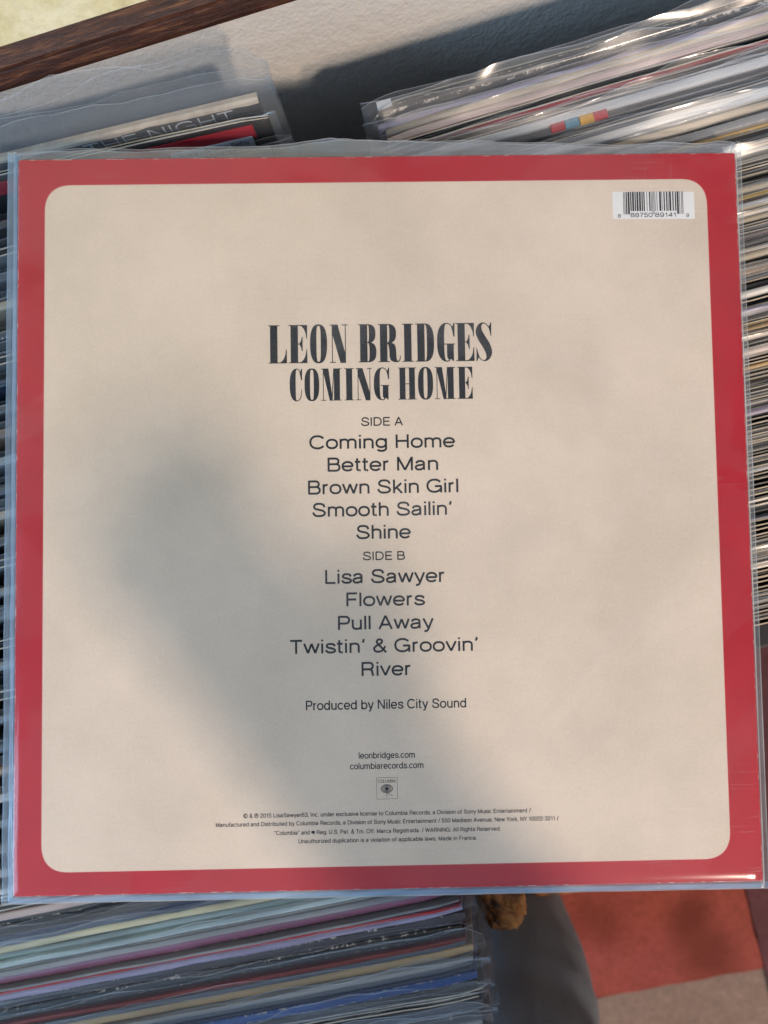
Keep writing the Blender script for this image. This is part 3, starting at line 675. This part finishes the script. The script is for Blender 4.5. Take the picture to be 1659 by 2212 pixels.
line('SIDE A', -9.4, 8.5, 38.3, 3.68, 'side_heading')
line('Coming Home', -31.7, 30.7, 28.5, 5.9); line('Better Man', -24.3, 23.5, 18.75, 5.9); line('Brown Skin Girl', -32.8, 32.0, 9.0, 5.9)
line('Smooth Sailin\u2019', -30.85, 29.0, -.68, 5.9); line('Shine', -12.1, 10.9, -10.45, 5.9)
line('SIDE B', -9.5, 8.4, -19.55, 3.6, 'side_heading')
line('Lisa Sawyer', -25.9, 25.25, -29.35, 5.85); line('Flowers', -17.0, 16.35, -39.1, 5.8); line('Pull Away', -20.7, 19.9, -49.0, 5.85)
line('Twistin\u2019 & Groovin\u2019', -40.95, 39.0, -58.8, 5.8); line('River', -10.95, 10.1, -68.6, 5.8)
line('Produced by Niles City Sound', -34.6, 33.4, -82.6, 3.95, 'credit_line', 14.5, 9)
line('leonbridges.com', -12.45, 11.2, -103.2, 2.65, 'web_line', 15, 9); line('columbiarecords.com', -16.15, 14.75, -107.6, 2.65, 'web_line', 15, 9)
line('\u00a9 & \u2117 2015 LisaSawyer63, Inc. under exclusive license to Columbia Records, a Division of Sony Music Entertainment /', -61.2, 59.8, -126.9, 1.72, 'legal_line', 16, 10)
line('Manufactured and Distributed by Columbia Records, a Division of Sony Music Entertainment / 550 Madison Avenue, New York, NY 10022-3211 /', -72.9, 71.4, -130.4, 1.72, 'legal_line', 16, 10)
line('\u201cColumbia\u201d and', -48.4, -33.6, -134.2, 1.72, 'legal_line', 16, 10)
line('Reg. U.S. Pat. & Tm. Off. Marca Registrada. / WARNING: All Rights Reserved.', -30.6, 46.9, -134.2, 1.72, 'legal_line', 16, 10)
line('Unauthorized duplication is a violation of applicable laws. Made in France.', -38.3, 36.8, -137.8, 1.72, 'legal_line', 16, 10)
# small eye mark in the legal text, and the label logo
def ell(cx_, cy_, rx, ry, n=28): return [(cx_ + rx * math.cos(i * 2 * math.pi / n), cy_ + ry * math.sin(i * 2 * math.pi / n)) for i in range(n)]
glyph_curve([[ell(-32.1, -133.3, .85, .6)], [[(-32.2, -133.8), (-31.9, -133.8), (-31.3, -134.3), (-31.5, -134.4)]]], 'eye_mark', album)
def ringp(cx_, cy_, rx, ry, t_): return [ell(cx_, cy_, rx, ry), ell(cx_, cy_, rx - t_, ry - t_ * .8)]
sq = lambda a, b, c, d: [(a, b), (c, b), (c, d), (a, d)]
glyph_curve([[sq(-5.12, -120.25, 3.7, -111.2), sq(-4.98, -120.11, 3.56, -111.34)], [ell(-.83, -115.95, .82, .86)], ringp(-.83, -115.92, 1.38, 1.22, .27), ringp(-.83, -115.92, 1.95, 1.52, .3), ringp(-.83, -115.92, 2.55, 1.85, .3),
             [sq(-.98, -119.35, -.76, -117.7)], [[(-.85, -117.6), (1.75, -118.85), (1.7, -119.05), (-.85, -117.8)]]], 'label_logo', album)
line('COLUMBIA', -4.45, 3.0, -113.35, 1.2, 'logo_lettering', 13)
# barcode
flat('barcode_label', [(102.4, 128.1), (138.5, 127.85), (138.45, 140.0), (102.4, 140.4)], .13, LABEL)
Lc = {0: '0001101', 1: '0011001', 2: '0010011', 3: '0111101', 4: '0100011', 5: '0110001', 6: '0101111', 7: '0111011', 8: '0110111', 9: '0001011'}
digits = '888750891419'; bits = '101' + ''.join(Lc[int(d)] for d in digits[:6]) + '01010' + ''.join(''.join('10'[int(b)] for b in Lc[int(d)]) for d in digits[6:]) + '101'
V, Fc = [], []; mod = 26.4 / 95; i = 0
while i < 95:
    if bits[i] == '1':
        j = i
        while j < 95 and bits[j] == '1': j += 1
        lng = i < 10 or i >= 85 or 45 <= i < 50
        a, b = 107.15 + i * mod, 107.15 + j * mod - .02; yb = 130.1 if lng else 131.55
        q = len(V); V += [(a * mm, yb * mm, .16 * mm), (b * mm, yb * mm, .16 * mm), (b * mm, 140.2 * mm, .16 * mm), (a * mm, 140.2 * mm, .16 * mm)]; Fc.append((q, q + 1, q + 2, q + 3)); i = j
    else: i += 1
tag(mesh_obj('barcode_bars', V, Fc, INK, album), kind='stuff')
for s_, a, b, h_ in (('8', 104.6, 105.8, 1.55), ('88750', 110.2, 119.8, 1.9), ('89141', 121.0, 130.3, 1.9), ('9', 134.75, 135.9, 1.55)):
    q = line(s_, a, b, 128.85 if h_ > 1.6 else 128.7, h_, 'barcode_digits'); q.location.z = .02 * mm

# album sleeve: front and back sheets, side seams, open wavy mouth
top_front = [(-163.4, 161.3), (-151.8, 162.3), (-128.8, 163.6), (-103.7, 162.9), (-80.6, 163.3), (-48.3, 164.0), (-20.4, 166.3), (25.8, 166.0), (48.9, 165.2), (89.3, 163.5), (104.6, 162.7), (124.2, 163.8), (141.8, 162.8), (151.2, 164.2), (161, 163.2)]
def topy(x, dy=0):
    for (a, b), (c, d) in zip(top_front, top_front[1:]):
        if x <= c: return b + (d - b) * max(0, (x - a)) / (c - a) + dy
    return top_front[-1][1] + dy
def sheet(name, front):
    xs = [-163.3, -162.9, -162.2, -161.5, -160.9, -160.2, -159.6, -158.9, -158.2, -157.2] + [-157 + 314 * i / 90 for i in range(1, 90)] + [157.4, 158.2, 158.7, 159.2, 159.9, 160.6, 161.0]
    ys0 = [-161.3, -160.8, -160.1, -159.3, -158.4, -157.4] + [-157 + 314 * i / 80 for i in range(1, 80)] + [157.2, 158.2]
    V, Fc, ix = [], [], []; nx = len(xs); dyy = 0 if front else 1.6
    lift = lambda x, y: max(0, 1.3 * fbm(x * .02 + 3, y * .013, 1) - .15)
    for xi, x in enumerate(xs):
        T = topy(x) + (.6 * fbm(x * .07, 4) if not front else .25 * fbm(x * .2, 8)) - (1.1 if front else 0)
        ys = ys0 + [158.2 + (T - 158.2) * k for k in (.2, .4, .6, .8)] + [T - .32, T]
        for yi, y in enumerate(ys):
            ex = max(0, abs(x) - 157.0); ey = max(0, -y - 157.0); et = max(0, y - 157.5)
            z = (.7 + .45 * lift(x, y)) if front else -4.2
            if ex: z = z * max(0, 1 - ex / (2.2 if x > 0 else 3.2)) + (-1.7) * min(1, ex / (2.2 if x > 0 else 3.2))
            if x < -158: z += .55 * math.sin((x + 158) * 2.6 + .6 * fbm(y * .02, 5)) + .35 * fbm(x * .6, y * .06)
            if ey: z = z * max(0, 1 - ey / 3.6) - 1.7 * min(1, ey / 3.6)
            if et: z += (et / 6) * ((1.6 if front else 1.0) * fbm(x * .03, y * .1, 2 if front else 6) + (-1.0 if front else .5))
            xx = x + (.5 * fbm(y * .012, 7) + (.35 * fbm(y * .09, 17) if y < -110 else 0) if x < -158 else 0)
            yy_ = y + (.22 * fbm(x * .03, 9) if y < -158 else 0)
            V.append((xx * mm, yy_ * mm, z * mm))
    m = len(ys0) + 6
    for i in range(nx - 1):
        for k in range(m - 1):
            a = i * m + k; Fc.append((a, a + m, a + m + 1, a + 1))
            xm, = [(xs[i] + xs[i + 1]) / 2]
            rim = i in (0, nx - 2) or k in (0, m - 2) or (157.4 < xm < 158.7)
            edge = xm < -157.6 or xm > 157.4 or k <= 4 or k >= len(ys0) - 2
            ix.append(2 if rim else 3 if xm < -158 or k <= 3 else 1 if edge else 0)
    return mesh_obj(name, V, Fc, [COVER_FILM, COVER_EDGE, COVER_RIM, COVER_SIDE], album, True, ix)
sheet('plastic_sleeve', True); sheet('plastic_sleeve', False)

# ------------------------------------------------------------------ crouching person whose shin shows beside the left bin
t = NT('blue_grey_corduroy'); c = t.coords(); nn = t.noise(c, 900, 2, .8); n3 = t.noise(t.coords((1, 1, .3)), 45, 4, .6, .8)
CLOTH = t.bsdf(t.mix(n3, (.085, .11, .165), (.27, .30, .36)), .85, t.bump(t.mix(.5, nn, n3), 1., .010), .2, Sheen_Weight=.3)
kx, ky = -.034, -.415
pj = [((kx + .002, ky + .035, FZ - .01), .060), ((kx + .002, ky + .01, FZ + .14), .061), ((kx, ky, FZ + .26), .058), ((kx, ky - .01, .0), .056), ((kx - .002, ky - .015, .07), .06), ((kx - .01, ky - .05, .11), .065),
      ((-.06, -.60, .08), .078), ((-.09, -.74, .04), .095), ((-.13, -.88, .02), .12), ((-.13, -.92, .18), .14), ((-.12, -.90, .38), .15), ((-.10, -.84, .52), .12), ((-.09, -.80, .62), .06), ((-.08, -.76, .70), .09), ((-.08, -.74, .80), .08),
      ((-.26, -.88, .02), .11), ((-.36, -.72, .08), .085), ((-.42, -.56, .12), .065), ((-.44, -.60, -.08), .055), ((-.44, -.62, FZ + .05), .045),
      ((.10, -.80, .50), .062), ((.143, -.485, .215), .05), ((.070, -.292, .298), .038), ((-.31, -.84, .50), .055), ((-.225, -.56, .27), .045), ((-.082, -.245, .285), .037)]  # unseen arms and hands, placed to throw the shadow band on the album
ed = [(0, 1), (1, 2), (2, 3), (3, 4), (4, 5), (5, 6), (6, 7), (7, 8), (8, 9), (9, 10), (10, 11), (11, 12), (12, 13), (13, 14), (8, 15), (15, 16), (16, 17), (17, 18), (18, 19), (11, 20), (20, 21), (21, 22), (11, 23), (23, 24), (24, 25)]
palms = []
for hi, ei, sd in ((22, 21, 1), (25, 24, -1)):
    hp = Vector(pj[hi][0]); d = (hp - Vector(pj[ei][0])).normalized(); hp -= d * .062; side = d.cross(Vector((0, 0, 1))).normalized() * sd; dn = side.cross(d).normalized() * (-1 if side.cross(d).z > 0 else 1)
    pj[hi] = (tuple(hp - d * .035), .029); palms.append(hp); pi_ = len(pj)
    pj.append((tuple(hp + d * .01), .030)); ed.append((hi, pi_))
    for k in range(4):
        L_ = (.030, .036, .033, .026)[k]; o_ = side * (.024 - .016 * k); b0 = len(pj)
        pj += [(tuple(hp + d * .042 + o_), .0095), (tuple(hp + d * (.042 + L_ * .9) + o_ * 1.1 + dn * .014), .0085), (tuple(hp + d * (.042 + L_ * 1.2) + o_ * 1.1 + dn * .036), .0075)]
        ed += [(pi_, b0), (b0, b0 + 1), (b0 + 1, b0 + 2)]
    b0 = len(pj); pj += [(tuple(hp - d * .005 + side * .036 + dn * .008), .011), (tuple(hp + d * .028 + side * .048 + dn * .022), .009)]; ed += [(pi_, b0), (b0, b0 + 1)]
root = tag(empty('person', (kx, ky, FZ)), 'crouching person in blue grey trousers whose shin stands between the left bin and the rug', 'person')
me = bpy.data.meshes.new('body'); me.from_pydata([Vector(p) - root.location for p, r in pj], ed, []); me.update()
body = bpy.data.objects.new('body', me); COL.objects.link(body); body.parent = root
sk = body.modifiers.new('s', 'SKIN'); sk.use_smooth_shade = True
for i, (p, r) in enumerate(pj): me.skin_vertices[0].data[i].radius = (r, r)
me.skin_vertices[0].data[8].use_root = True
body.modifiers.new('d', 'SUBSURF').render_levels = 3; body.modifiers['d'].levels = 3
dg = bpy.context.evaluated_depsgraph_get(); dg.update(); m2 = bpy.data.meshes.new_from_object(body.evaluated_get(dg)); body.modifiers.clear(); body.data = m2
m2.materials.clear(); m2.materials.append(CLOTH)
for v in m2.vertices:      # cloth folds
    q = v.co + root.location
    v.co += v.normal * (.0035 * fbm(q.x * 22, q.y * 22, q.z * 9) + .0035 * (1 - 2 * abs(noise.noise((q.x * 9, q.y * 9, q.z * 26)))))
SKIN = plain('skin', (.50, .30, .22), .5, .4, 60, .1); HAIR = plain('brown_hair', (.05, .03, .02), .6, .4, 200); SHIRT = plain('grey_shirt', (.16, .17, .19), .85, .2, 120)
for q in (SKIN, HAIR, SHIRT): m2.materials.append(q)
for p_ in m2.polygons:
    p_.use_smooth = True; c_ = p_.center + root.location
    if min((c_ - q).length for q in palms) < .085: p_.material_index = 1
    elif c_.z > .60: p_.material_index = 2 if (c_.z > .78 or c_.y < -.79) else 1
    elif c_.z > .16 and not (c_.y > -.70 and c_.z < .24 and abs(c_.x + .2) < .3 and c_.y < -.2 and c_.z < .20): p_.material_index = 3

# ------------------------------------------------------------------ brown leather
t = NT('brown_leather'); c = t.coords(); n1 = t.noise(c, 60, 6, .7, 1.); 
LEATHER = t.bsdf(t.ramp(n1, [(.38, (.03, .011, .004)), (.45, (.26, .10, .022)), (.64, (.50, .24, .07))]), .42, t.bump(n1, .6, .004), .5)
def crumple(name, cen, sx, sy, sz, mat, parent, seed, amp=.16):
    bm = bmesh.new(); bmesh.ops.create_icosphere(bm, subdivisions=5, radius=1)
    cells = [Vector((random.gauss(0, 1), random.gauss(0, 1), random.gauss(0, 1))).normalized() for _ in range(16)]
    for v in bm.verts:
        d = v.co.copy(); ds = sorted((d - c_).length for c_ in cells); cr_ = max(0, 1 - (ds[1] - ds[0]) / .16); r_ = 1 - amp * abs(fbm(d.x * 2.2 + seed, d.y * 2.2, d.z * 2.2)) * 1.6 + .05 * fbm(d.x * 7, d.y * 7, d.z * 7 + seed) - .16 * cr_ * cr_
        q = Vector([math.copysign(abs(k) ** .65, k) for k in d]) * r_
        v.co = (q.x * sx, q.y * sy, q.z * sz)
    me = bpy.data.meshes.new(name); bm.to_mesh(me); bm.free(); me.materials.append(mat)
    for p_ in me.polygons: p_.use_smooth = True
    o = bpy.data.objects.new(name, me); COL.objects.link(o); o.parent = parent; o.location = cen
    return o
zb = -.06
pb = on_z(1085, 1945, zb)
bag = tag(empty('leather_bag', (pb.x, pb.y, zb)), 'crumpled brown leather bag wedged between the left bin and the trouser leg', 'bag')
crumple('flap', (0, .012, 0), .014, .024, .02, LEATHER, bag, 3); crumple('bag_body', (0, .014, -.137), .0125, .021, .125, LEATHER, bag, 5)
ZP = .0
zs = FZ + .05
ps = on_z(1262, 1912, zs)
shoe = tag(empty('shoe', (ps.x, ps.y, FZ)), 'brown leather shoe just below the album edge, right of the trouser leg', 'shoe')
crumple('upper', (-.022, .055, .045), .05, .052, .042, LEATHER, shoe, 8, .06)
bevelled_box('sole', -.072, .028, .003, .11, .004, .02, plain('rubber_sole', (.3, .26, .2)), shoe, .006)
bpy.context.view_layer.update()
